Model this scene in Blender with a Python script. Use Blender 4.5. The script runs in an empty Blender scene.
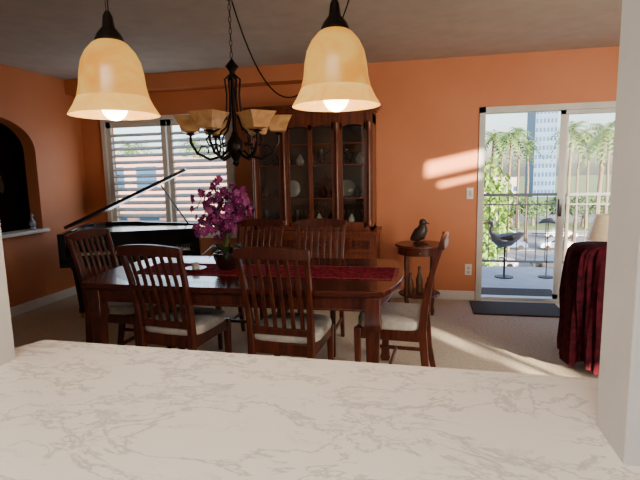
import bpy, math, random
from mathutils import Matrix, Vector
random.seed(7)
R=math.radians
def lin(c): 
    c=c/255.0
    return c/12.92 if c<=0.04045 else ((c+0.055)/1.055)**2.4
def S(r,g,b): return (lin(r),lin(g),lin(b),1)
# ---------------- materials
def mat(name,col,rough=0.5,metal=0.0,col2=None,scale=6,stretch=(1,1,1),bump=0.0,bscale=60,coat=0,sheen=0,emis=None,estr=0,spec=None):
    m=bpy.data.materials.new(name); m.use_nodes=True
    nt=m.node_tree; b=nt.nodes['Principled BSDF']
    b.inputs['Base Color'].default_value=col; b.inputs['Roughness'].default_value=rough; b.inputs['Metallic'].default_value=metal
    b.inputs['Coat Weight'].default_value=coat; b.inputs['Sheen Weight'].default_value=sheen
    if spec is not None: b.inputs['Specular IOR Level'].default_value=spec
    if emis: b.inputs['Emission Color'].default_value=emis; b.inputs['Emission Strength'].default_value=estr
    tc=nt.nodes.new('ShaderNodeTexCoord'); mp=nt.nodes.new('ShaderNodeMapping'); mp.inputs['Scale'].default_value=stretch
    nt.links.new(tc.outputs['Object'],mp.inputs['Vector'])
    if col2 is None: col2=tuple(c*0.88 for c in col[:3])+(1,)
    n=nt.nodes.new('ShaderNodeTexNoise'); n.inputs['Scale'].default_value=scale; n.inputs['Detail'].default_value=5
    nt.links.new(mp.outputs[0],n.inputs['Vector'])
    r=nt.nodes.new('ShaderNodeValToRGB'); r.color_ramp.elements[0].position=.35; r.color_ramp.elements[1].position=.65
    r.color_ramp.elements[0].color=col2; r.color_ramp.elements[1].color=col
    nt.links.new(n.outputs['Fac'],r.inputs[0]); nt.links.new(r.outputs[0],b.inputs['Base Color'])
    if bump:
        n2=nt.nodes.new('ShaderNodeTexNoise'); n2.inputs['Scale'].default_value=bscale; n2.inputs['Detail'].default_value=3
        nt.links.new(tc.outputs['Object'],n2.inputs['Vector'])
        bp=nt.nodes.new('ShaderNodeBump'); bp.inputs['Strength'].default_value=bump; bp.inputs['Distance'].default_value=.01
        nt.links.new(n2.outputs['Fac'],bp.inputs['Height']); nt.links.new(bp.outputs[0],b.inputs['Normal'])
    return m
def emat(name,c1,c2,strength,scale=9,base=None):
    m=mat(name,c1,.25,col2=c2,scale=scale)
    nt=m.node_tree; b=nt.nodes['Principled BSDF']
    r=[n for n in nt.nodes if n.type=='VALTORGB'][0]
    nt.links.new(r.outputs[0],b.inputs['Emission Color']); b.inputs['Emission Strength'].default_value=strength
    n=[n for n in nt.nodes if n.type=='TEX_NOISE'][0]; n.inputs['Distortion'].default_value=1.2
    if base:
        for l in list(b.inputs['Base Color'].links): nt.links.remove(l)
        b.inputs['Base Color'].default_value=base
    return m
def marble():
    m=bpy.data.materials.new('marble_counter'); m.use_nodes=True; nt=m.node_tree; b=nt.nodes['Principled BSDF']; L=nt.links
    b.inputs['Roughness'].default_value=.22
    tc=nt.nodes.new('ShaderNodeTexCoord')
    def ridge(scale,width,rot,dist):
        mp=nt.nodes.new('ShaderNodeMapping'); mp.inputs['Rotation'].default_value=(0,0,rot); mp.inputs['Scale'].default_value=(.7,1.3,1)
        L.new(tc.outputs['Object'],mp.inputs['Vector'])
        n=nt.nodes.new('ShaderNodeTexNoise'); n.inputs['Scale'].default_value=scale; n.inputs['Detail'].default_value=7; n.inputs['Roughness'].default_value=.6; n.inputs['Distortion'].default_value=dist
        L.new(mp.outputs[0],n.inputs['Vector'])
        s=nt.nodes.new('ShaderNodeMath'); s.operation='SUBTRACT'; s.inputs[1].default_value=.5; L.new(n.outputs['Fac'],s.inputs[0])
        a=nt.nodes.new('ShaderNodeMath'); a.operation='ABSOLUTE'; L.new(s.outputs[0],a.inputs[0])
        mr=nt.nodes.new('ShaderNodeMapRange'); mr.inputs['From Min'].default_value=0; mr.inputs['From Max'].default_value=width; mr.inputs['To Min'].default_value=1; mr.inputs['To Max'].default_value=0
        L.new(a.outputs[0],mr.inputs['Value']); return mr.outputs[0]
    r1=ridge(4.2,.016,.5,.5); r2=ridge(10.0,.022,-.4,.3)
    msk=nt.nodes.new('ShaderNodeTexNoise'); msk.inputs['Scale'].default_value=4.5; L.new(tc.outputs['Object'],msk.inputs['Vector'])
    mr=nt.nodes.new('ShaderNodeMapRange'); mr.inputs['From Min'].default_value=.42; mr.inputs['From Max'].default_value=.6; L.new(msk.outputs['Fac'],mr.inputs['Value'])
    mu=nt.nodes.new('ShaderNodeMath'); mu.operation='MULTIPLY'; L.new(r2,mu.inputs[0]); L.new(mr.outputs[0],mu.inputs[1])
    mx=nt.nodes.new('ShaderNodeMath'); mx.operation='MAXIMUM'; L.new(r1,mx.inputs[0]); L.new(mu.outputs[0],mx.inputs[1])
    k=nt.nodes.new('ShaderNodeMath'); k.operation='MULTIPLY'; k.inputs[1].default_value=.44; L.new(mx.outputs[0],k.inputs[0])
    mc=nt.nodes.new('ShaderNodeMix'); mc.data_type='RGBA'; L.new(k.outputs[0],mc.inputs['Factor'])
    mc.inputs[6].default_value=S(244,234,220); mc.inputs[7].default_value=S(128,116,114)
    L.new(mc.outputs[2],b.inputs['Base Color']); return m
def glassmat(name,tint=(1,1,1,1),gl=.08):
    m=bpy.data.materials.new(name); m.use_nodes=True; nt=m.node_tree; nt.nodes.clear()
    o=nt.nodes.new('ShaderNodeOutputMaterial'); t=nt.nodes.new('ShaderNodeBsdfTransparent'); g=nt.nodes.new('ShaderNodeBsdfGlossy'); x=nt.nodes.new('ShaderNodeMixShader')
    t.inputs[0].default_value=tint; g.inputs['Roughness'].default_value=.02; x.inputs[0].default_value=gl
    nt.links.new(t.outputs[0],x.inputs[1]); nt.links.new(g.outputs[0],x.inputs[2]); nt.links.new(x.outputs[0],o.inputs[0]); return m
WALL=mat('orange_wall_paint',S(206,130,88),.6,col2=S(199,122,80),scale=2,bump=.15,bscale=90)
CEIL=mat('ceiling_plaster',S(186,176,164),.9,col2=S(176,166,154),bump=.5,bscale=150)
CARPET=mat('beige_carpet',S(222,206,180),.95,col2=S(200,184,158),scale=45,bump=.8,bscale=400,sheen=.2)
WHITE=mat('white_trim_paint',S(232,230,226),.4,col2=S(226,224,220))
KW=mat('kitchen_wall_paint',S(205,203,200),.6,col2=S(198,196,193),bump=.1,bscale=80)
MARB=marble()
WOOD=mat('cherry_wood',S(92,34,20),.22,col2=S(58,20,12),scale=5,stretch=(1,6,6),coat=.35)
WOODV=mat('cherry_wood_upright',S(96,42,25),.34,col2=S(60,24,15),scale=5,stretch=(8,8,1),coat=.15)
WOODD=mat('cabinet_wood',S(118,58,34),.35,col2=S(80,38,22),scale=4,stretch=(8,8,1),coat=.2)
WOODIN=mat('cabinet_interior_wood',S(96,64,42),.5,col2=S(76,48,30))
CREAM=mat('light_upholstery',S(206,200,190),.85,col2=S(188,182,172),scale=40,bump=.3,bscale=200)
DKUP=mat('dark_red_upholstery',S(70,20,26),.85,col2=S(50,12,18),scale=40,bump=.3,bscale=200)
BLACK=mat('piano_black_lacquer',S(14,13,14),.2,col2=S(10,10,11),coat=.2)
IRON=mat('dark_bronze_iron',S(38,28,22),.4,.7,col2=S(26,19,15))
BRASS=mat('brass',S(190,150,80),.3,1)
IVORY=mat('ivory_keys',S(235,230,215),.3)
AMBER=emat('pendant_amber_glass',(1.0,.56,.10,1),(.95,.34,.025,1),.78,9,(.4,.2,.04,1))
AMBERL=emat('pendant_rim_glow',(1.0,.62,.14,1),(1.0,.42,.05,1),1.15,14,(.4,.2,.05,1))
BULB=mat('bulb_glow',(1,.9,.7,1),.3,emis=(1,.85,.6,1),estr=14)
SHADE=emat('chandelier_alabaster_glass',S(206,160,104),S(176,124,74),.06,12)
FLOWER=mat('orchid_petals',S(160,52,124),.6,col2=S(104,26,86),scale=30)
FLC=mat('orchid_centers',S(235,190,210),.6,col2=S(200,60,120))
LEAF=mat('plant_leaf',S(52,84,38),.5,col2=S(34,60,26))
STEM=mat('plant_stem',S(90,100,50),.6)
POT=mat('dark_ceramic_pot',S(40,26,22),.25)
RUN=mat('burgundy_brocade',S(158,48,64),1.0,col2=S(78,12,26),scale=30,spec=.05)
RUNT=mat('runner_trim',S(170,100,90),.9,col2=S(120,40,46),scale=60,spec=.1)
VELV=mat('burgundy_velvet',S(66,14,26),.95,col2=S(34,6,12),scale=22,bump=.5,bscale=50,spec=.1)
ALU=mat('door_aluminium',S(212,212,208),.45,0)
MAT_=mat('door_mat_fibre',S(72,64,60),.95,col2=S(52,46,44),scale=80,bump=.6,bscale=200)
STONE=mat('sculpture_stone',S(60,46,40),.45,col2=S(42,32,28))
RAILM=mat('railing_grey_metal',S(84,88,94),.5,.2)
BALC=mat('balcony_deck_coating',S(170,178,188),.7,col2=S(158,166,178))
TRUNK=mat('palm_trunk',S(116,100,84),.9,col2=S(84,70,56),scale=4,stretch=(1,1,4))
FROND=mat('palm_frond',S(92,122,66),.7,col2=S(66,96,48),scale=2)
FOL=mat('tree_foliage',S(136,170,76),.8,col2=S(92,130,50),scale=1.5)
FOLD=mat('dark_foliage',S(80,112,64),.8,col2=S(54,82,44),scale=1.5)
GRASS=mat('lawn',S(104,128,76),.95,col2=S(88,110,64),scale=.3)
ASPH=mat('asphalt',S(120,122,126),.9,col2=S(108,110,114),scale=.5)
CONC=mat('concrete',S(160,158,154),.85,col2=S(146,144,140),scale=.6)
BLDG=mat('tower_cladding',S(62,100,140),.5,col2=S(54,90,130),scale=.2)
BRICK=mat('stucco_rose',S(176,140,134),.8,col2=S(164,126,120),scale=.5)
WGL=mat('window_glass_dark',S(44,76,112),.15,col2=S(36,66,100),scale=.3)
LINE=mat('road_paint',S(230,228,220),.8)
GLASS=glassmat('clear_glass',gl=.006); CGL=glassmat('cabinet_glass',(.9,.92,.9,1),.07)
CHINA=mat('white_china',S(205,200,192),.2); SILV=mat('silver_metal',S(110,112,118),.35,.8)
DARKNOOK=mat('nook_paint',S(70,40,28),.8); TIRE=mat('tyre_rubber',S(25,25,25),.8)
LAMPSH=emat('lampshade_linen',S(224,206,176),S(210,192,160),.15,20)
BLUEF=mat('porcelain_blue',S(110,116,150),.3,col2=S(190,190,196),scale=25)
# ---------------- mesh builder
class MB:
    def __init__(s): s.v=[];s.f=[];s.m=[];s.mats=[];s.T=Matrix()
    def mi(s,m):
        if m not in s.mats: s.mats.append(m)
        return s.mats.index(m)
    def add(s,vs,fs,m):
        o=len(s.v); s.v+= [tuple(s.T@Vector(p)) for p in vs]; i=s.mi(m)
        for f in fs: s.f.append(tuple(o+k for k in f)); s.m.append(i)
    def box(s,x0,x1,y0,y1,z0,z1,m):
        s.add([(x0,y0,z0),(x1,y0,z0),(x1,y1,z0),(x0,y1,z0),(x0,y0,z1),(x1,y0,z1),(x1,y1,z1),(x0,y1,z1)],
              [(0,3,2,1),(4,5,6,7),(0,1,5,4),(1,2,6,5),(2,3,7,6),(3,0,4,7)],m)
    def obox(s,c,size,rot,m):
        o=s.T; s.T=o@Matrix.Translation(c)@rot.to_4x4(); a,b,d=[k/2 for k in size]; s.box(-a,a,-b,b,-d,d,m); s.T=o
    def rings(s,rs,m,cap=True,close=True):
        n=len(rs[0]); vs=[p for r in rs for p in r]; fs=[]
        for i in range(len(rs)-1):
            for j in range(n if close else n-1):
                k=(j+1)%n; fs.append((i*n+j,i*n+k,(i+1)*n+k,(i+1)*n+j))
        if cap: fs.append(tuple(reversed(range(n)))); fs.append(tuple((len(rs)-1)*n+j for j in range(n)))
        s.add(vs,fs,m)
    def tube(s,pts,r,m,n=8,cap=True):
        pts=[Vector(p) for p in pts]; rs=[]; up=None
        if not isinstance(r,(list,tuple)): r=[r]*len(pts)
        for i,p in enumerate(pts):
            d=(pts[min(i+1,len(pts)-1)]-pts[max(i-1,0)]).normalized()
            if up is None: up=Vector((0,0,1)) if abs(d.z)<.9 else Vector((1,0,0))
            a=d.cross(up).normalized(); b=a.cross(d).normalized(); up=b
            rs.append([tuple(p+(a*math.cos(2*math.pi*j/n)+b*math.sin(2*math.pi*j/n))*r[i]) for j in range(n)])
        s.rings(rs,m,cap)
    def cyl(s,p0,p1,r0,r1,m,n=12): s.tube([p0,p1],[r0,r1],m,n)
    def post(s,pts,w,d,m):
        rs=[]
        for i,p in enumerate(pts):
            ww=w[i] if isinstance(w,(list,tuple)) else w; dd=d[i] if isinstance(d,(list,tuple)) else d
            x,y,z=p; rs.append([(x-ww/2,y-dd/2,z),(x+ww/2,y-dd/2,z),(x+ww/2,y+dd/2,z),(x-ww/2,y+dd/2,z)])
        s.rings(rs,m)
    def beam(s,pts,d,h,m): # runs along x, section d (y) x h (z)
        rs=[]
        for i,p in enumerate(pts):
            hh=h[i] if isinstance(h,(list,tuple)) else h
            x,y,z=p; rs.append([(x,y-d/2,z-hh/2),(x,y+d/2,z-hh/2),(x,y+d/2,z+hh/2),(x,y-d/2,z+hh/2)])
        s.rings(rs,m)
    def lathe(s,prof,c,m,n=24,cap=True):
        s.rings([[(c[0]+r*math.cos(2*math.pi*j/n),c[1]+r*math.sin(2*math.pi*j/n),c[2]+z) for j in range(n)] for r,z in prof],m,cap)
    def prism(s,out,z0,z1,m): s.rings([[(x,y,z0) for x,y in out],[(x,y,z1) for x,y in out]],m)
    def sup(s,c,r,m,e=.4,n=24,k=10):
        def pw(v): return math.copysign(abs(v)**e,v)
        rs=[]
        for i in range(1,k):
            ph=-math.pi/2+math.pi*i/k; cc=abs(math.cos(ph))**e; z=c[2]+r[2]*pw(math.sin(ph))
            rs.append([(c[0]+r[0]*cc*pw(math.cos(2*math.pi*j/n)),c[1]+r[1]*cc*pw(math.sin(2*math.pi*j/n)),z) for j in range(n)])
        s.rings(rs,m)
    def ball(s,c,r,m,n=12,k=8):
        if not isinstance(r,(list,tuple)): r=(r,r,r)
        s.sup(c,r,m,1.0,n,k)
    def make(s,name,bevel=0,parent=None,angle=38):
        import bmesh
        me=bpy.data.meshes.new(name); me.from_pydata(s.v,[],s.f)
        for m in s.mats: me.materials.append(m)
        for p,i in zip(me.polygons,s.m): p.material_index=i
        bm=bmesh.new(); bm.from_mesh(me); bmesh.ops.recalc_face_normals(bm,faces=bm.faces); bm.to_mesh(me); bm.free()
        try:
            me.shade_smooth(); me.set_sharp_from_angle(angle=R(angle))
        except Exception as ex: print(ex)
        o=bpy.data.objects.new(name,me); bpy.context.collection.objects.link(o)
        if bevel:
            b=o.modifiers.new('b','BEVEL'); b.width=bevel; b.segments=2; b.limit_method='ANGLE'; b.angle_limit=R(50)
        if parent: o.parent=parent
        return o
def inst(o,name,loc,rz=0,sc=1):
    c=bpy.data.objects.new(name,o.data); bpy.context.collection.objects.link(c)
    for m in o.modifiers:
        b=c.modifiers.new('b','BEVEL'); b.width=m.width; b.segments=2; b.limit_method='ANGLE'; b.angle_limit=R(50)
    c.location=loc; c.rotation_euler=(0,0,rz); c.scale=(sc,sc,sc); return c
def simple(name,x0,x1,y0,y1,z0,z1,m,bevel=0):
    b=MB(); b.box(x0,x1,y0,y1,z0,z1,m); return b.make(name,bevel)
# ---------------- room
XL,XR,YB,YF,H=-4.19,3.3,5.38,-1.6,2.58
simple('floor',XL-.15,XR+.15,YF,YB+.15,-.12,0,CARPET)
simple('ceiling',XL-.15,XR+.15,YF,YB+.15,H,H+.12,CEIL)
WX0,WX1,WZ0,WZ1=-3.84,-2.22,.72,2.09
DX0,DX1,DZ=.60,2.17,2.04
b=MB()
b.box(XL-.15,WX0,YB,YB+.15,0,H,WALL); b.box(WX0,WX1,YB,YB+.15,0,WZ0,WALL); b.box(WX0,WX1,YB,YB+.15,WZ1,H,WALL)
b.box(WX1,DX0,YB,YB+.15,0,H,WALL); b.box(DX0,DX1,YB,YB+.15,DZ,H,WALL); b.box(DX1,XR+.15,YB,YB+.15,0,H,WALL)
b.make('wall_back')
simple('trim_soffit',XL,-.7,YB-.22,YB,H-.17,H,WALL)
b=MB(); A0,A1,ZS,ZSP,ZT=3.5,4.61,.86,1.72,2.06
b.box(XL-.15,XL,YF,A0,0,H,WALL); b.box(XL-.15,XL,A1,YB,0,H,WALL); b.box(XL-.15,XL,A0,A1,0,ZS,WALL)
n=20; yc=(A0+A1)/2; ha=(A1-A0)/2
for i in range(n):
    def az(y): 
        q=max(0,1-((y-yc)/ha)**2); return ZSP+(ZT-ZSP)*math.sqrt(q)
    ya=yc-ha*math.cos(math.pi*i/n); yb=yc-ha*math.cos(math.pi*(i+1)/n); za=az(ya); zb=az(yb)
    b.add([(XL-.15,ya,za),(XL,ya,za),(XL,yb,zb),(XL-.15,yb,zb),(XL-.15,ya,H),(XL,ya,H),(XL,yb,H),(XL-.15,yb,H)],
          [(0,1,2,3),(4,7,6,5),(1,5,6,2),(0,3,7,4)],WALL)
b.make('wall_left')
simple('trim_sill',XL-.17,XL+.06,A0-.04,A1+.04,ZS-.03,ZS+.005,WHITE,.005)
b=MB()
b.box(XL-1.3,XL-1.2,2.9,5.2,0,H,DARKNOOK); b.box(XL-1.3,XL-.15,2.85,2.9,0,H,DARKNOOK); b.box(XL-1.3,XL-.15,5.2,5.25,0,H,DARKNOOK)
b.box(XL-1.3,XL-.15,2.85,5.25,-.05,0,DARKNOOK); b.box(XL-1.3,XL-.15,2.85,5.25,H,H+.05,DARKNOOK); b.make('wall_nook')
b=MB(); x0,x1=XL-1.18,XL-.75
b.box(x0,x1,3.0,5.1,0,.9,WOODD); b.box(x0,x0+.03,3.0,5.1,.9,2.2,WOODD)
for z in (1.25,1.6,1.95,2.2): b.box(x0,x1-.05,3.0,5.1,z-.03,z,WOODD)
for y in (3.05,3.6,4.1,4.6,5.06): b.box(x0,x1-.03,y,y+.04,.9,2.2,WOODD)
for i in range(20): 
    y=3.1+i*.1; z=random.choice((.9,1.25,1.6)); b.lathe([(.012,0),(.028,.03),(.03,.12),(.012,.17),(.012,.22)],(x1-.14,y,z),random.choice((CHINA,POT,WOODV,BLUEF)),10)
b.make('nook_bookcase')
b=MB(); b.lathe([(.03,0),(.034,.01),(.025,.03),(.036,.06),(.024,.10),(.010,.125),(.017,.14),(.018,.16),(.008,.175)],(XL-.03,4.50,ZS+.005),BLUEF,14); b.make('porcelain_figurine')
# unseen right wall, slots added to shape the sun patches
ops=[(1.25,1.98,2.04,2.19),(1.42,1.95,1.90,1.945),(.14,.34,.48,.57),(.42,.68,.48,.57),(.06,.32,.61,.67)]
b=MB()
ys=sorted(set([YF,YB]+[o[0] for o in ops]+[o[1] for o in ops])); zs=sorted(set([0,H]+[o[2] for o in ops]+[o[3] for o in ops]))
for i in range(len(ys)-1):
    for j in range(len(zs)-1):
        cy=(ys[i]+ys[i+1])/2; cz=(zs[j]+zs[j+1])/2
        if any(o[0]<cy<o[1] and o[2]<cz<o[3] for o in ops): continue
        b.box(XR,XR+.02,ys[i],ys[i+1],zs[j],zs[j+1],WALL)
b.make('wall_right')
simple('wall_kitchen',XL-.15,XR+.15,YF-.12,YF,0,H,KW)
# pass-through partition
b=MB(); b.box(XL,-1.115,.93,1.08,0,H,KW); b.make('wall_partition')
b=MB(); b.box(.336,.95,.84,.98,0,H,KW); b.make('wall_pillar',.004)
simple('trim_header',-1.115,.95,.84,.98,2.3,H,KW)
b=MB(); b.prism([(-1.4,.15),(.9,.15),(.9,.84),(.47,.84),(.47,1.205),(-1.16,1.24),(-1.22,1.11),(-1.4,1.09)],.88,.92,MARB); b.make('marble_countertop',.006)
b=MB(); b.box(-1.05,.32,.3,1.0,.08,.88,WHITE); b.box(-1.0,.28,.34,.98,0,.08,WHITE)
for i in range(3): b.box(-1.0+.44*i,-.6+.44*i,.285,.3,.15,.82,WHITE); b.cyl((-.66+.44*i,.27,.5),(-.66+.44*i,.27,.62),.006,.006,SILV)
b.make('base_cabinet',.003)
simple('baseboard_left',XL,XL+.015,1.1,YB,0,.1,WHITE,.004)
b=MB(); b.box(XL,DX0-.04,YB-.015,YB,0,.1,WHITE); b.make('baseboard_back',.004)
b=MB(); b.box(.455,.525,YB-.008,YB,1.11,1.23,WHITE); b.box(.475,.505,YB-.012,YB-.006,1.14,1.2,CHINA); b.make('light_switch',.002)
b=MB(); b.box(.455,.525,YB-.008,YB,.28,.40,WHITE)
for z in (.31,.355): b.box(.475,.505,YB-.011,YB-.006,z-.012,z+.018,CHINA); b.box(.482,.485,YB-.013,YB-.01,z-.004,z+.008,BLACK); b.box(.495,.498,YB-.013,YB-.01,z-.004,z+.008,BLACK)
b.make('wall_outlet',.001)
# shutter window
b=MB()
for (a0,a1,z0,z1) in ((WX0-.05,WX1+.05,WZ1,WZ1+.05),(WX0-.05,WX1+.05,WZ0-.05,WZ0)): b.box(a0,a1,YB-.03,YB+.1,z0,z1,WHITE)
b.box(WX0-.05,WX0,YB-.03,YB+.1,WZ0,WZ1,WHITE); b.box(WX1,WX1+.05,YB-.03,YB+.1,WZ0,WZ1,WHITE)
xm=(WX0+WX1)/2
for (a,c) in ((WX0,xm-.01),(xm+.01,WX1)):
    b.box(a,a+.06,YB,YB+.035,WZ0,WZ1,WHITE); b.box(c-.06,c,YB,YB+.035,WZ0,WZ1,WHITE)
    b.box(a,c,YB,YB+.035,WZ0,WZ0+.08,WHITE); b.box(a,c,YB,YB+.035,WZ1-.07,WZ1,WHITE)
    z=WZ0+.13
    while z<WZ1-.10:
        b.obox(((a+c)/2,YB+.018,z),(c-a-.12,.082,.010),Matrix.Rotation(R(26),3,'X'),WHITE); z+=.083
b.make('window_1')
# sliding door
b=MB(); fy0,fy1=YB+.03,YB+.13
b.box(DX0-.03,DX0+.03,fy0-.045,fy1,0,DZ+.02,ALU); b.box(DX1-.03,DX1+.03,fy0-.045,fy1,0,DZ+.02,ALU)
b.box(DX0-.03,DX1+.03,fy0-.045,fy1,DZ-.04,DZ+.02,ALU); b.box(DX0,DX1,fy0,fy1,0,.03,ALU)
dm=1.40
for (a,c,y) in ((dm-.03,DX1-.02,fy0+.01),(dm+.01,DX1-.02,fy0+.055)):
    b.box(a,a+.045,y,y+.03,.03,DZ-.04,ALU); b.box(c-.05,c,y,y+.03,.03,DZ-.04,ALU); b.box(a,c,y,y+.03,.03,.08,ALU); b.box(a,c,y,y+.03,DZ-.08,DZ-.04,ALU)
b.box(dm+.03,DX1-.06,fy0+.02,fy0+.026,.08,DZ-.08,GLASS)
b.box(dm-.02,dm+.005,fy0-.03,fy0+.012,.92,1.10,BLACK); b.make('door_1')
simple('door_mat',.50,1.36,4.82,5.3,.0,.014,MAT_,.004)
# ---------------- balcony & exterior
simple('balcony_floor',-1.0,3.4,YB+.15,7.5,-.2,-.03,BALC)
simple('outdoor_mat',.68,1.5,5.62,6.05,-.03,-.012,MAT_,.004)
b=MB(); ry=7.38
b.box(-1,3.4,ry-.025,ry+.025,1.03,1.07,RAILM); b.box(-1,3.4,ry-.015,ry+.015,.06,.09,RAILM); b.box(-1,3.4,ry-.012,ry+.012,.90,.92,RAILM)
x=-1
while x<3.4: b.box(x-.006,x+.006,ry-.006,ry+.006,.08,1.04,RAILM); x+=.13
for x in (-.98,.45,1.9,3.38): b.box(x-.02,x+.02,ry-.02,ry+.02,-.03,1.04,RAILM)
b.make('balcony_railing')
def bird(name,loc,rz,sc):
    b=MB(); b.T=Matrix.Translation(loc)@Matrix.Rotation(rz,4,'Z')@Matrix.Scale(sc,4)
    b.lathe([(.12,0),(.12,.012),(.02,.02)],(0,0,0),IRON,16)
    b.cyl((0,.02,.01),(0,.02,.46),.007,.007,IRON,8); b.cyl((0,-.02,.01),(0,-.02,.46),.007,.007,IRON,8)
    b.tube([(-.26,0,.60),(-.18,0,.56),(-.05,0,.51),(.06,0,.50),(.14,0,.54),(.17,0,.60)],[.008,.04,.09,.10,.06,.035],SILV,12)
    b.tube([(.16,0,.57),(.2,0,.64),(.18,0,.70),(.19,0,.745)],[.038,.024,.02,.026],SILV,10)
    b.ball((.2,0,.75),(.04,.028,.03),SILV); b.tube([(.22,0,.75),(.3,0,.735),(.36,0,.70)],[.016,.01,.003],BRASS,8)
    for sy in (-1,1): b.tube([(.08,sy*.07,.54),(-.05,sy*.10,.55),(-.24,sy*.03,.60)],[.02,.045,.006],STONE,8)
    return b.make(name)
bird('bird_sculpture',(1.08,6.75,-.03),3.3,1.0)
b=MB(); b.lathe([(.1,0),(.1,.012),(.01,.02)],(1.62,6.8,-.03),IRON,14); b.cyl((1.62,6.8,0),(1.62,6.8,.72),.007,.006,IRON)
b.cyl((1.42,6.8,.56),(1.82,6.8,.56),.005,.005,IRON); b.add([(1.82,6.8,.56),(1.76,6.8,.6),(1.76,6.8,.52)],[(0,1,2)],IRON)
b.tube([(1.5,6.8,.7),(1.56,6.8,.73),(1.65,6.8,.74),(1.72,6.8,.71),(1.78,6.8,.76)],[.005,.03,.035,.015,.03],SILV,8); b.make('weather_vane')
G=-9.0
b=MB(); b.box(-200,250,9,700,G-1,G,GRASS); b.make('ground_lawn')
b=MB(); b.box(-200,250,50,80,G,G+.03,ASPH); b.box(-200,250,42,50,G,G+.12,CONC); b.box(-200,250,80,86,G,G+.12,CONC); b.box(-200,250,100,124,G,G+.03,ASPH)
for i in range(60): b.box(-100+i*4,-98+i*4,64.9,65.1,G+.03,G+.04,LINE)
b.make('street')
def car(name,loc,rz,col):
    pm=mat(name+'_paint',col,.3,.2,coat=.5); b=MB()
    prof=[(-2.2,.35),(-2.25,.75),(-1.9,.95),(-1.3,1.0),(-.7,1.42),(.7,1.45),(1.3,1.05),(2.1,.9),(2.25,.6),(2.2,.35)]
    b.rings([[(x,y,z) for x,z in prof] for y in (-.85,.85)],pm)
    b.rings([[(x,y,z) for x,z in [(-1.15,1.02),(-.65,1.36),(.65,1.38),(1.12,1.04)]] for y in (-.87,.87)],WGL)
    for x in (-1.4,1.4):
        for y in (-.8,.8): b.cyl((x,y-.1,.33),(x,y+.1,.33),.33,.33,TIRE,14)
    o=b.make(name); o.location=loc; o.rotation_euler=(0,0,rz); return o
for i,(x,y,c) in enumerate([(7.5,53,S(220,220,222)),(13.4,53,S(60,62,70)),(18.6,53,S(170,40,36)),(12,77,S(190,195,200)),(20,77,S(235,235,235)),(11,66,S(90,110,150)),(17,66,S(230,230,228))]):
    car('parked_car',(x,y,G+.03),0 if i%2 else math.pi,c)
def mkpalm(seed):
    random.seed(seed); b=MB()
    b.tube([(0,0,0),(.15,.05,4),(.1,.1,9),(.3,0,14)],[.28,.18,.14,.12],TRUNK,10)
    top=Vector((.3,0,14))
    for i in range(34):
        a=i*2.4; el=random.uniform(-.7,1.15); Lf=random.uniform(2.0,2.7); d=Vector((math.cos(a),math.sin(a),0)); sd=Vector((-math.sin(a),math.cos(a),0)); prev=None
        for k in range(11):
            t=k/10; p=top+d*(Lf*t*math.cos(el*(1-t*.3)))+Vector((0,0,Lf*(math.sin(el)*t-.8*t*t)))
            if prev is not None:
                wl=.46*math.sin(math.pi*min(1,t*.9+.08)); dr=Vector((0,0,-.5*wl)); m_=(p+prev)/2
                for sg in (-1,1): b.add([tuple(prev),tuple(prev*.4+p*.6),tuple(m_+sd*sg*wl+dr+d*.15)],[(0,1,2)],FROND)
            prev=p
    return b.make('palm_tree')
palm=mkpalm(5); palm.location=(.128*56,56,G); palm2=mkpalm(11); palm2.location=(.322*36,36,G); palm2.scale=(1.0,1.0,.92)
for k,(q,y,sc) in enumerate([(.148,88,1.12),(.165,64,1.04),(.182,90,1.2),(.198,70,.98),(.268,50,1.0),(.285,72,1.05),(.305,90,1.1),(.34,60,1.0),(-.64,34,.9),(-.5,40,.95)]):
    inst(palm if k%2 else palm2,'palm_tree',(q*y,y,G),k*1.3,sc)
random.seed(21)
def tree(name,r,mt,n=700):
    b=MB(); b.tube([(0,0,0),(.1,0,r[2]*.8)],[.3,.2],TRUNK,8)
    for i in range(n):
        v=Vector((random.gauss(0,1),random.gauss(0,1),random.gauss(0,1))).normalized()*random.uniform(.5,1)
        p=Vector((v.x*r[0],v.y*r[1],r[2]*1.3+v.z*r[2]*.8)); a=Vector((random.uniform(-1,1),random.uniform(-1,1),random.uniform(-1,1))).normalized(); c=a.cross(Vector((.3,.5,.8))).normalized(); s=random.uniform(.14,.3)
        b.add([tuple(p-a*s),tuple(p+c*s*.6),tuple(p+a*s),tuple(p-c*s*.6)],[(0,1,2,3)],mt)
    return b.make(name)
t1=tree('leafy_tree',(1.5,1.5,4.4),FOL,900); t1.location=(.128*34,34,G); t1.scale=(1,1,1.25)
t2=tree('shade_tree',(2.6,2.6,2.2),FOLD); t2.location=(.35*44,44,G); t2.scale=(.8,.8,.8)
for (q,y,s) in [(.13,92,1.2),(.17,96,1.3),(.21,94,1.1),(.26,97,1.2),(.30,93,1.3),(.34,95,1.2),(-.72,24,1.2),(-.55,28,1.1)]: inst(t2,'shade_tree',(q*y,y,G),2*q*9,s)
def building(name,x0,x1,y0,y1,z1,fl,nx,m1):
    b=MB(); b.box(x0,x1,y0,y1,G,z1,m1); n=int((z1-G)/fl); dx=(x1-x0)/nx
    for i in range(n):
        for j in range(nx):
            b.box(x0+dx*(j+.2),x0+dx*(j+.8),y0-.06,y0+.05,G+fl*(i+.3),G+fl*(i+.8),WGL)
        b.box(x0-.05,x1+.05,y0-.2,y0,G+fl*i,G+fl*i+.25,m1)
    b.make(name)
building('high_rise',39.5,47,190,205,25,3.2,6,BLDG)
building('apartment_block',17,27,150,165,-1,3,7,CONC)
building('apartment_building',-30,-15,26,38,2.6,2.9,7,BRICK)
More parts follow.
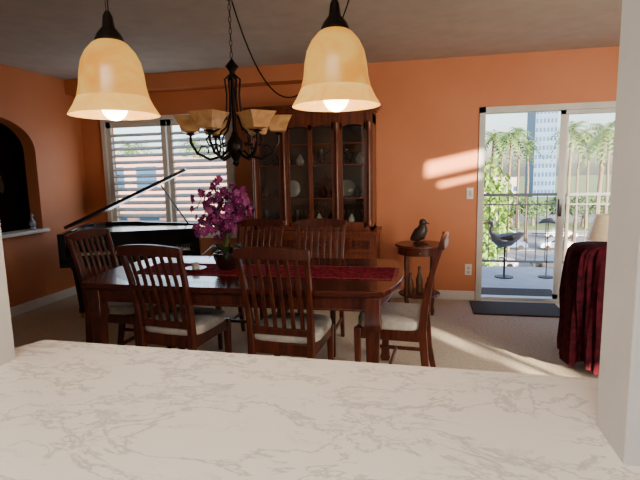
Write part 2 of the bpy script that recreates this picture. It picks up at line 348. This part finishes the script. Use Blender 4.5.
# ---------------- dining chair
def chair():
    b=MB()
    for sx in (-1,1):
        b.post([(sx*.185,-.27,0),(sx*.185,-.225,.22),(sx*.185,-.205,.44),(sx*.188,-.22,.60),(sx*.195,-.26,.80),(sx*.203,-.315,.98)],[.03,.036,.038,.034,.03,.03],[.034,.045,.05,.042,.034,.03],WOODV)
        b.post([(sx*.19,.2,0),(sx*.19,.2,.44)],[.028,.044],[.028,.044],WOODV)
        b.box(sx*.19-.012,sx*.19+.012,-.2,.2,.37,.445,WOODV); b.box(sx*.185-.009,sx*.185+.009,-.21,.2,.17,.195,WOODV)
    b.box(-.19,.19,.185,.21,.37,.445,WOODV); b.box(-.19,.19,-.215,-.19,.37,.445,WOODV); b.box(-.185,.185,-.01,.01,.17,.195,WOODV)
    def yb(z):
        P=[(.44,-.205),(.60,-.22),(.80,-.26),(.98,-.315),(1.05,-.335)]
        for (a,c),(d,e) in zip(P,P[1:]):
            if z<=d: return c+(e-c)*(z-a)/(d-a)
        return P[-1][1]
    pts=[];hs=[]
    for i in range(13):
        t=-1+i/6; pts.append((t*.224,-.318-.018*(1-t*t),.983+.012*(1-t*t))); hs.append(.055+.014*(1-t*t))
    b.beam(pts,.028,hs,WOODV)
    b.beam([(t*.185/4,yb(.515)-.006*(1-(t/4)**2),.515) for t in range(-4,5)],.022,.04,WOODV)
    for i in range(6):
        x=-.14+i*.056
        b.post([(x,yb(z)-.014*(z-.5)/.5,z) for z in (.52,.66,.80,.90,.965)],.026,.012,WOODV)
    b.sup((0,.0,.472),(.225,.215,.042),CREAM,.45)
    return b.make('dining_chair',.004)
ch=chair(); ch.location=(-.79,2.79,0); ch.rotation_euler=(0,0,R(-4))
for (x,y,r) in [(-1.53,2.82,-7),(.0-.19,3.12,86),(-2.19,3.18,-93),(-.86,3.72,180),(-1.42,3.72,178)]:
    inst(ch,'dining_chair',(x,y,0),R(r))
# ---------------- dining table
b=MB(); cx,cy,hx,hy=-1.155,3.08,.95,.50
def outl(hx,hy,bx,by,r=.05):
    o=[]
    N=16
    for i in range(N+1): t=-1+2*i/N; o.append((cx+t*hx,cy-hy-by*(1-t*t)))
    for i in range(1,N): t=-1+2*i/N; o.append((cx+hx+bx*(1-t*t),cy+t*hy))
    for i in range(N+1): t=1-2*i/N; o.append((cx+t*hx,cy+hy+by*(1-t*t)))
    for i in range(1,N): t=1-2*i/N; o.append((cx-hx-bx*(1-t*t),cy+t*hy))
    return o
b.prism(outl(hx,hy,.09,.02),.735,.765,WOOD); b.prism(outl(hx-.02,hy-.02,.09,.02),.722,.736,WOODV)
b.prism(outl(hx-.05,hy-.04,.06,.01),.64,.724,WOODV); b.prism(outl(hx-.042,hy-.032,.06,.01),.64,.652,WOODV)
for sx in (-1,1):
    for sy in (-1,1):
        x=cx+sx*(hx-.065); y=cy+sy*(hy-.055)
        b.post([(x,y,0),(x,y,.04),(x,y,.05),(x,y,.1),(x,y,.12),(x,y,.52),(x,y,.54),(x,y,.57),(x,y,.58),(x,y,.724)],[.055,.075,.06,.06,.05,.075,.095,.095,.085,.085],[.055,.075,.06,.06,.05,.075,.095,.095,.085,.085],WOODV)
b.make('dining_table',.003)
b=MB(); b.box(-1.95,-.18,2.88,3.26,.7655,.769,RUN)
for y in (2.88,3.248): b.box(-1.95,-.18,y,y+.012,.768,.7705,RUNT)
for i in range(24): b.box(-.18,-.15,2.885+i*.0155,2.891+i*.0155,.7655,.768,RUNT)
b.make('table_runner')
# orchid
random.seed(9)
b=MB(); ox,oy,oz=-1.33,3.08,.7695
b.lathe([(.05,0),(.055,.01),(.075,.04),(.092,.085),(.095,.12),(.088,.12),(.08,.09)],(ox,oy,oz),POT,24)
def petal(p,d,nrm,L,w,m):
    s=d.cross(nrm).normalized(); 
    b.add([tuple(p),tuple(p+d*L*.5+s*w+nrm*L*.12),tuple(p+d*L),tuple(p+d*L*.5-s*w+nrm*L*.12)],[(0,1,2,3)],m)
def bloom(p,nrm,s):
    a0=random.uniform(0,6); t=nrm.cross(Vector((0,0,1)) if abs(nrm.z)<.9 else Vector((1,0,0))).normalized(); u=nrm.cross(t)
    for i in range(5):
        a=a0+i*1.2566; d=t*math.cos(a)+u*math.sin(a); petal(p,d,nrm,s,s*.42,FLOWER)
    b.ball(tuple(p+nrm*.006),s*.13,FLC,6,4)
for st in range(13):
    a=st*2.39; hgt=random.uniform(.26,.5); rr=random.uniform(.12,.25); base=Vector((ox,oy,oz+.1)); pts=[]
    for k in range(9):
        t=k/8; r=rr*t**1.2; z=hgt*math.sin(t*math.pi*.72); pts.append(base+Vector((r*math.cos(a),r*math.sin(a)*.8,z)))
    b.tube([tuple(p) for p in pts],.003,STEM,5)
    for k in range(21):
        p=pts[2+k%6].lerp(pts[min(8,3+k%6)],random.random())+Vector((random.gauss(0,.03),random.gauss(0,.028),random.gauss(0,.035)))
        nrm=Vector((random.uniform(-1,1),random.uniform(-1.3,.4),random.uniform(-.5,.7))).normalized(); bloom(p,nrm,random.uniform(.026,.038))
for i in range(10):
    a=i*.63; d=Vector((math.cos(a),math.sin(a),.0)); s=Vector((-d.y,d.x,0))*.022; p=Vector((ox,oy,oz+.11)); q=p+d*.1+Vector((0,0,.06)); e=p+d*.19+Vector((0,0,-.01))
    b.add([tuple(p),tuple(q+s),tuple(e),tuple(q-s)],[(0,1,2,3)],LEAF)
b.make('potted_orchid')
b=MB(); b.lathe([(.02,0),(.06,.008),(.075,.018),(.07,.018),(.03,.01)],(-1.54,3.02,.7695),CHINA,20); b.lathe([(.025,.01),(.025,.05),(.018,.052)],(-1.54,3.02,.7695),CREAM,16); b.make('candle_dish')
# ---------------- china cabinet
b=MB(); X0,X1=-1.86,-.47; Y0=4.90; YU=4.99; YW=YB-.005; T=2.12
b.box(X0,X1,Y0,YW,.08,.78,WOODD); b.box(X0+.04,X1-.04,Y0+.04,YW,0,.08,WOODD); b.box(X0-.02,X1+.02,Y0-.025,YW,.78,.815,WOODD)
w=(X1-X0)
for i,(a,c) in enumerate(((0,.27),(.27,.73),(.73,1))):
    a=X0+w*a+.03; c=X0+w*c-.03
    b.box(a,c,Y0-.014,Y0,.60,.75,WOODD); b.box(a+.03,c-.03,Y0-.02,Y0-.012,.63,.72,WOODV)
    for xx in ([ (a+c)/2 ] if i!=1 else [a+.15,c-.15]): b.tube([(xx-.035,Y0-.02,.68),(xx-.03,Y0-.04,.668),(xx+.03,Y0-.04,.668),(xx+.035,Y0-.02,.68)],.004,BRASS,6)
    b.box(a,c,Y0-.014,Y0,.12,.57,WOODD); b.box(a+.05,c-.05,Y0-.022,Y0-.012,.17,.52,WOODV)
ux0,ux1=X0+.04,X1-.04
b.box(ux0,ux1,YW-.02,YW,.815,T-.1,WOODIN); b.box(ux0,ux0+.03,YU,YW,.815,T-.1,WOODD); b.box(ux1-.03,ux1,YU,YW,.815,T-.1,WOODD)
b.box(ux0,ux1,YU,YW,T-.2,T-.1,WOODD); b.box(ux0,ux1,YU,YW,.815,.85,WOODD)
for k,(o,z0,z1) in enumerate(((.0,T-.1,T-.07),(.02,T-.07,T-.04),(.045,T-.04,T-.015),(.06,T-.015,T))): b.box(ux0-o,ux1+o,YU-o,YW,z0,z1,WOODD)
cols=[ux0+.035,ux0+.37,ux1-.37,ux1-.035]
for c in cols:
    b.box(c-.035,c+.035,YU-.012,YU+.02,.85,T-.1,WOODD)
    b.lathe([(.026,0),(.026,.04),(.018,.06),(.02,.5),(.016,.96),(.026,.98),(.026,1.06)],(c,YU-.018,.87),WOODD,10)
for (a,c) in ((cols[0]+.035,cols[1]-.035),(cols[1]+.035,(cols[1]+cols[2])/2),((cols[1]+cols[2])/2,cols[2]-.035),(cols[2]+.035,cols[3]-.035)):
    b.box(a,a+.022,YU-.005,YU+.018,.85,T-.2,WOODD); b.box(c-.022,c,YU-.005,YU+.018,.85,T-.2,WOODD); b.box(a,c,YU-.005,YU+.018,.85,.9,WOODD)
    m_=(a+c)/2; hw=(c-a)/2
    for i in range(8):
        t0=-1+i/4; t1=t0+.25; z0=T-.27+.06*math.sqrt(max(0,1-t0*t0)); z1=T-.27+.06*math.sqrt(max(0,1-t1*t1))
        b.add([(m_+t0*hw,YU-.005,z0),(m_+t1*hw,YU-.005,z1),(m_+t1*hw,YU-.005,T-.19),(m_+t0*hw,YU-.005,T-.19)],[(0,1,2,3)],WOODD)
    for z in (1.15,1.5,1.72): b.box(a,c,YU-.003,YU+.012,z-.006,z+.006,WOODD)
    b.box(a+.02,c-.02,YU+.006,YU+.009,.9,T-.2,CGL)
for z in (1.15,1.5): b.box(ux0+.03,ux1-.03,YU+.03,YW-.02,z-.009,z,CGL)
random.seed(3)
for z in (.85,1.15,1.5):
    x=ux0+.1
    while x<ux1-.1:
        k=random.random()
        if k<.5: b.lathe([(.03,0),(.004,.01),(.004,.08),(.03,.11),(.034,.17),(.03,.17)],(x,5.12,z),CGL if random.random()<.4 else SILV,12)
        elif k<.6: 
            b.T=Matrix.Translation((x,5.28,z+.1))@Matrix.Rotation(R(80),4,'X'); b.lathe([(.095,0),(.06,.012),(.0,.01)],(0,0,0),CHINA,20); b.T=Matrix()
        else: b.lathe([(.025,0),(.04,.03),(.045,.06),(.03,.09),(.02,.11),(.006,.13)],(x,5.15,z),random.choice((CHINA,WOODD,POT)),14)
        x+=random.uniform(.1,.15)
b.make('china_cabinet',.003)
# ---------------- grand piano
b=MB(); px0,px1,py0=-3.62,-2.30,4.08
out=[(px0,py0+.28),(px1,py0+.28),(px1,py0+.5)]
for i in range(1,11):
    t=i/10; out.append((px1-(.56)*(3*t*t-2*t**3)-.13*t, py0+.5+.62*t))
out+= [(px0+.40,py0+1.2),(px0+.2,py0+1.2),(px0+.06,py0+1.12),(px0,py0+.98)]
zt=.89
b.prism(out,.62,zt-.04,BLACK)
n=len(out)
for i in range(n):
    p,q=out[i],out[(i+1)%n]; 
    if i==0: continue
    d=Vector((q[0]-p[0],q[1]-p[1])); 
    if d.length<1e-4: continue
    nn=Vector((-d.y,d.x)).normalized()*.04
    b.add([(p[0],p[1],.62),(q[0],q[1],.62),(q[0]+nn.x,q[1]+nn.y,.62),(p[0]+nn.x,p[1]+nn.y,.62),(p[0],p[1],zt),(q[0],q[1],zt),(q[0]+nn.x,q[1]+nn.y,zt),(p[0]+nn.x,p[1]+nn.y,zt)],[(0,1,2,3),(4,5,6,7),(0,1,5,4),(1,2,6,5),(2,3,7,6),(3,0,4,7)],BLACK)
b.box(px0+.08,px1-.08,py0+.35,py0+.75,zt-.04,zt-.03,BRASS)
b.box(px0,px0+.07,py0,py0+.3,.60,zt,BLACK); b.box(px1-.07,px1,py0,py0+.3,.60,zt,BLACK)
b.box(px0,px1,py0,py0+.3,.56,.63,BLACK); b.box(px0+.07,px1-.07,py0,py0+.03,.63,.67,BLACK); b.box(px0+.07,px1-.07,py0+.19,py0+.28,.63,zt-.02,BLACK)
nk=48; kw=(px1-px0-.2)/nk
for i in range(nk): 
    b.box(px0+.1+i*kw,px0+.1+(i+1)*kw-.002,py0+.035,py0+.19,.64,.685,IVORY)
    if i%7 in (0,1,3,4,5): b.box(px0+.1+(i+.7)*kw,px0+.1+(i+1.3)*kw-.002,py0+.09,py0+.19,.685,.698,BLACK)
b.box(px0+.04,px1-.04,py0+.02,py0+.30,zt-.012,zt,BLACK)
th=R(25)
b.T=Matrix.Translation((px0,0,zt+.015))@Matrix.Rotation(-th,4,'Y')@Matrix.Translation((-px0,0,0))
lo=[(x+(.02 if x>px0+.1 else -.0),y) for x,y in out]
b.prism(lo,0,.032,BLACK)
b.T=Matrix()
lx=px0+1.02*math.cos(th); b.cyl((px1-.12,py0+.6,zt-.02),(lx,py0+.6,zt+1.02*math.sin(th)),.009,.009,BLACK,8)
for (x,y) in ((px0+.12,py0+.2),(px1-.12,py0+.2),(px0+.35,py0+1.0)):
    b.post([(x,y,.06),(x,y,.1),(x,y,.12),(x,y,.5),(x,y,.52),(x,y,.62)],[.06,.06,.05,.1,.12,.12],[.06,.06,.05,.1,.12,.12],BLACK); b.cyl((x,y,.06),(x,y,.03),.015,.015,BRASS); b.cyl((x-.015,y,.03),(x+.015,y,.03),.03,.03,BRASS)
mx=(px0+px1)/2
for s in (-.08,.08): b.cyl((mx+s,py0+.3,.1),(mx+s,py0+.3,.6),.012,.012,BLACK)
b.box(mx-.13,mx+.13,py0+.24,py0+.34,.07,.12,BLACK)
for s in (-.06,0,.06): b.obox((mx+s,py0+.2,.08),(.025,.12,.01),Matrix.Rotation(0,3,'X'),BRASS)
po=b.make('grand_piano',.003)
po.matrix_world=Matrix.Translation((-3.42,3.92,0))@Matrix.Rotation(R(25),4,'Z')@Matrix.Translation((-px0,-py0,0))
# ---------------- side table & sculpture
b=MB(); c=(-.03,4.86,0)
b.lathe([(.235,.675),(.245,.683),(.245,.693),(.24,.70)],c,WOODV,36); b.lathe([(.215,.60),(.215,.675)],c,WOODV,36); b.lathe([(.20,.18),(.21,.19),(.20,.2)],c,WOODV,36)
for i in range(4):
    x=c[0]+.18*math.cos(R(45+90*i)); y=c[1]+.18*math.sin(R(45+90*i)); b.lathe([(.014,0),(.022,.05),(.012,.1),(.022,.18),(.016,.3),(.024,.42),(.02,.60)],(x,y,0),WOODV,10)
for x,h in ((-.09,.20),(.0,.27),(.09,.16)): b.lathe([(.03,0),(.034,h*.5),(.014,h*.8),(.016,h)],(c[0]+x,c[1]-.02,.2),WOODIN,12)
b.lathe([(.010,0),(.013,.008),(.006,.016)],(c[0],c[1]-.222,.63),BRASS,10); b.make('side_table',.002)
b=MB(); q=(-.02,4.84,.70)
b.lathe([(.07,0),(.075,.01),(.05,.022)],q,STONE,20)
b.tube([(q[0]-.10,q[1],.745),(q[0]-.055,q[1],.765),(q[0]-.01,q[1],.80),(q[0]+.02,q[1],.85),(q[0]+.02,q[1],.895)],[.012,.05,.07,.055,.032],STONE,16)
b.ball((q[0]+.02,q[1],.915),(.036,.033,.036),STONE); b.tube([(q[0]+.04,q[1],.915),(q[0]+.085,q[1],.90)],[.014,.003],STONE,8)
b.make('stone_bird_figure')
# ---------------- chandelier
b=MB(); cx_,cy_=-1.24,3.1; dz=-.055
b.lathe([(.055,0),(.05,-.02),(.02,-.04)],(cx_,cy_,H),IRON,20)
def chain(b,pts,sp=.035,r=.0035):
    k=0
    P=[Vector(p) for p in pts]
    for p,q in zip(P,P[1:]):
        d=q-p; L=d.length; n=max(1,int(L/sp)); dd=d.normalized()
        for i in range(n):
            c=p+d*((i+.5)/n); sd=dd.cross(Vector((0,1,0)) if k%2 else Vector((1,.1,0))).normalized(); k+=1
            h=sp*.62; w=.009; ring=[c+dd*h*math.cos(a)+sd*w*math.sin(a) for a in [j*math.pi/4 for j in range(9)]]
            b.tube([tuple(v) for v in ring],r*.7,IRON,5)
chain(b,[(cx_,cy_,H-.03),(cx_,cy_,2.2+dz)])
b.lathe([(.006,.18),(.02,.16),(.045,.13),(.02,.10),(.014,.05),(.014,-.28),(.03,-.32),(.055,-.36),(.06,-.40),(.035,-.45),(.02,-.48),(.025,-.5),(.008,-.52)],(cx_,cy_,2.05+dz),IRON,16)
def sqr(c,h0,z0,h1,z1,m,a):
    ro=Matrix.Rotation(a,3,'Z'); rs=[]
    for (h,z) in ((h0*.5,z0-.0),(h0,z0+.008),(h0*.5+h1*.5-.006,z0+(z1-z0)*.55),(h1,z1),(h1-.006,z1),(h0*.5+h1*.5-.012,z0+(z1-z0)*.55),(h0-.01,z0+.014)):
        rs.append([tuple(Vector(c)+ro@Vector((sx*h,sy*h,z))) for sx,sy in ((-1,-1),(1,-1),(1,1),(-1,1))])
    b.rings(rs,m)
for i in range(6):
    a=R(20+60*i); d=Vector((math.cos(a),math.sin(a),0)); o=Vector((cx_,cy_,dz))
    P=lambda r,z: tuple(o+d*r+Vector((0,0,z)))
    b.tube([P(.03,1.66),P(.09,1.60),P(.17,1.58),P(.25,1.62),P(.29,1.69),P(.29,1.74)],.009,IRON,8)
    b.tube([P(.015,2.13),P(.05,2.10),P(.04,2.0),P(.05,1.86),P(.10,1.78),P(.16,1.75),P(.19,1.71),P(.17,1.67),P(.13,1.68)],.0065,IRON,8)
    b.tube([P(.25,1.62),P(.22,1.67),P(.18,1.66),P(.18,1.62)],.006,IRON,6)
    b.lathe([(.01,0),(.035,.01),(.02,.02)],P(.29,1.735),IRON,12)
    sqr(P(.29,0),.052,1.755,.092,1.86,SHADE,a)
b.make('chandelier')
b=MB(); pts=[]
P0=Vector((cx_+.02,cy_,H-.05)); P1=Vector((-.42,3.1,H-.01))
for i in range(25):
    t=i/24; p=P0.lerp(P1,t); s=.62*4*t*(1-t)*(1-.25*(t-.5)); p.z-=s*1.03; pts.append(tuple(p))
b.tube(pts,.005,IRON,6); 
b.lathe([(.03,0),(.02,-.02)],tuple(P1+Vector((0,0,.01))),IRON,12); b.make('swag_cord')
# ---------------- pendants
def pendant(name,x,y,z0):
    b=MB(); pr=[(.114,.0),(.111,.006),(.101,.022),(.090,.045),(.083,.075),(.080,.105),(.074,.135),(.062,.160),(.045,.180),(.026,.192)]
    inner=[(r-.005,z+.001) for r,z in reversed(pr)]
    b.lathe(pr[:4],(x,y,z0),AMBERL,40,False); b.lathe(pr[3:],(x,y,z0),AMBER,40,False); b.lathe(inner,(x,y,z0),AMBERL,40,False)
    b.lathe([(.034,.185),(.036,.192),(.030,.205),(.016,.222),(.012,.25),(.006,.262)],(x,y,z0),IRON,20)
    b.tube([(x,y,z0+.25),(x,y,H-.01)],.004,IRON,8); b.lathe([(.06,0),(.055,-.02),(.02,-.03)],(x,y,H),IRON,24)
    b.tube([(x,y,z0+.18),(x,y,z0+.06)],[.014,.014],WHITE,10); b.ball((x,y,z0+.022),(.034,.034,.036),BULB,16,10)
    b.make(name)
    l=bpy.data.lights.new('pendant_bulb','POINT'); l.energy=4; l.color=(1,.86,.68); l.shadow_soft_size=.04
    o=bpy.data.objects.new('pendant_bulb_light',l); o.location=(x,y,z0-.06); bpy.context.collection.objects.link(o)
pendant('pendant_lamp',-.222,1.26,1.59); pendant('pendant_lamp',-.80,1.165,1.582)
# ---------------- armchair with throw
b=MB()
b.sup((1.50,3.86,.26),(.38,.38,.2),DKUP,.3); b.sup((1.50,3.56,.48),(.32,.10,.34),DKUP,.3); b.sup((1.19,3.9,.36),(.07,.34,.22),DKUP,.35); b.sup((1.81,3.9,.36),(.07,.34,.22),DKUP,.35); b.sup((1.50,3.9,.47),(.26,.3,.07),DKUP,.4)
for x in (1.2,1.80):
    for y in (3.6,4.15): b.post([(x,y,0),(x,y,.08)],[.03,.05],[.03,.05],WOODV)
b.make('armchair')
b=MB(); rs=[]; N=160; th_c=(1.405,3.54)
lv=[(.06,1.03,0.014),(.15,1.02,.014),(.35,1.01,.013),(.55,1.0,.012),(.68,.99,.010),(.77,.975,.008),(.83,.95,.006),(.865,.88,.005),(.88,.7,.004),(.885,.4,.003),(.886,.1,0)]
for z,k,a in lv:
    r=[]
    for j in range(N):
        t=2*math.pi*j/N; e=.38; cxx=math.copysign(abs(math.cos(t))**e,math.cos(t)); cyy=math.copysign(abs(math.sin(t))**e,math.sin(t))
        rip=a*(math.sin(t*9+1.5*math.sin(z*6))+.8*math.sin(t*23+4*z)+.5*math.sin(t*41-3*z))
        hem=.05*math.sin(t*5+1)*max(0,(.3-z)/.3)+.03*max(0,(.3-z)/.3)
        r.append((th_c[0]+cxx*(.43*k+rip)+.03*(.88-z),th_c[1]+cyy*(.18*k+rip),z+hem-.03*cxx*(z>.6)))
    rs.append(r)
b.rings(rs,VELV); b.make('velvet_throw',angle=70)
# ---------------- table lamp
b=MB(); c=(1.60,4.72,0)
b.lathe([(.2,.42),(.2,.45)],c,WOODD,28); b.lathe([(.03,.03),(.025,.2),(.035,.42)],c,WOODV,14); b.lathe([(.14,0),(.14,.02),(.03,.04)],c,WOODV,20); b.make('lamp_table')
b=MB(); b.lathe([(.06,.45),(.06,.465),(.02,.48),(.04,.55),(.045,.62),(.02,.70),(.008,.73),(.008,.95)],c,BRASS,20); b.lathe([(.15,.77),(.085,1.0),(.082,1.0),(.147,.77)],c,LAMPSH,28,False); b.make('table_lamp')
b=MB(); b.box(-1.0,.6,-.9,-.3,H-.06,H,WHITE); b.make('fill_lamp_housing')  # unseen housing, added to go with the fill lamp over the kitchen
# ---------------- lights
def area(name,loc,dirv,sx,sy,e,col,spread=180):
    l=bpy.data.lights.new(name,'AREA'); l.shape='RECTANGLE'; l.size=sx; l.size_y=sy; l.energy=e; l.color=col; l.spread=R(spread)
    o=bpy.data.objects.new(name,l); o.location=loc; o.rotation_euler=Vector(dirv).to_track_quat('-Z','Y').to_euler(); bpy.context.collection.objects.link(o); return o
area('kitchen_fill_lamp',(-.2,-.6,H-.08),(0,0,-1),1.5,.5,60,(1,.95,.90))  # added fill behind the camera, brightens counter and room
area('right_side_fill_lamp',(2.9,1.7,1.35),(-.50,.86,-.14),1.8,1.7,90,(1,.87,.70),120)  # added fill from the right, stands inside the room with no window there
area('shutter_daylight',(-3.07,YB-.06,1.4),(0,-1,0),1.5,1.2,10,(.8,.9,1))
l=bpy.data.lights.new('sun','SUN'); l.energy=44; l.angle=R(1.0); l.color=(1,.82,.58)
o=bpy.data.objects.new('sun',l); bpy.context.collection.objects.link(o)
o.rotation_euler=Vector((-.62,.78,-.13)).to_track_quat('-Z','Y').to_euler()
w=bpy.data.worlds.new('World'); bpy.context.scene.world=w; w.use_nodes=True; nt=w.node_tree
bg=nt.nodes['Background']; sk=nt.nodes.new('ShaderNodeTexSky'); sk.sky_type='NISHITA'; sk.sun_disc=False; sk.sun_elevation=R(28); sk.sun_rotation=R(140); sk.air_density=1.0; sk.dust_density=2.5
nt.links.new(sk.outputs[0],bg.inputs[0]); bg.inputs[1].default_value=.7
# ---------------- camera
cam=bpy.data.cameras.new('camera'); cam.lens=27; cam.sensor_width=36; cam.clip_end=1000; cam.clip_start=.02
co=bpy.data.objects.new('camera',cam); bpy.context.collection.objects.link(co)
yaw,pit,rol=R(12.2),R(-7.95),R(1.2)
f=Vector((-math.sin(yaw)*math.cos(pit),math.cos(yaw)*math.cos(pit),math.sin(pit)))
r=f.cross(Vector((0,0,1))).normalized(); u=r.cross(f)
u2=u*math.cos(rol)+r*math.sin(rol); r2=f.cross(u2)
M=Matrix((r2,u2,-f)).transposed().to_4x4(); M.translation=Vector((0,0,1.42)); co.matrix_world=M
bpy.context.scene.camera=co
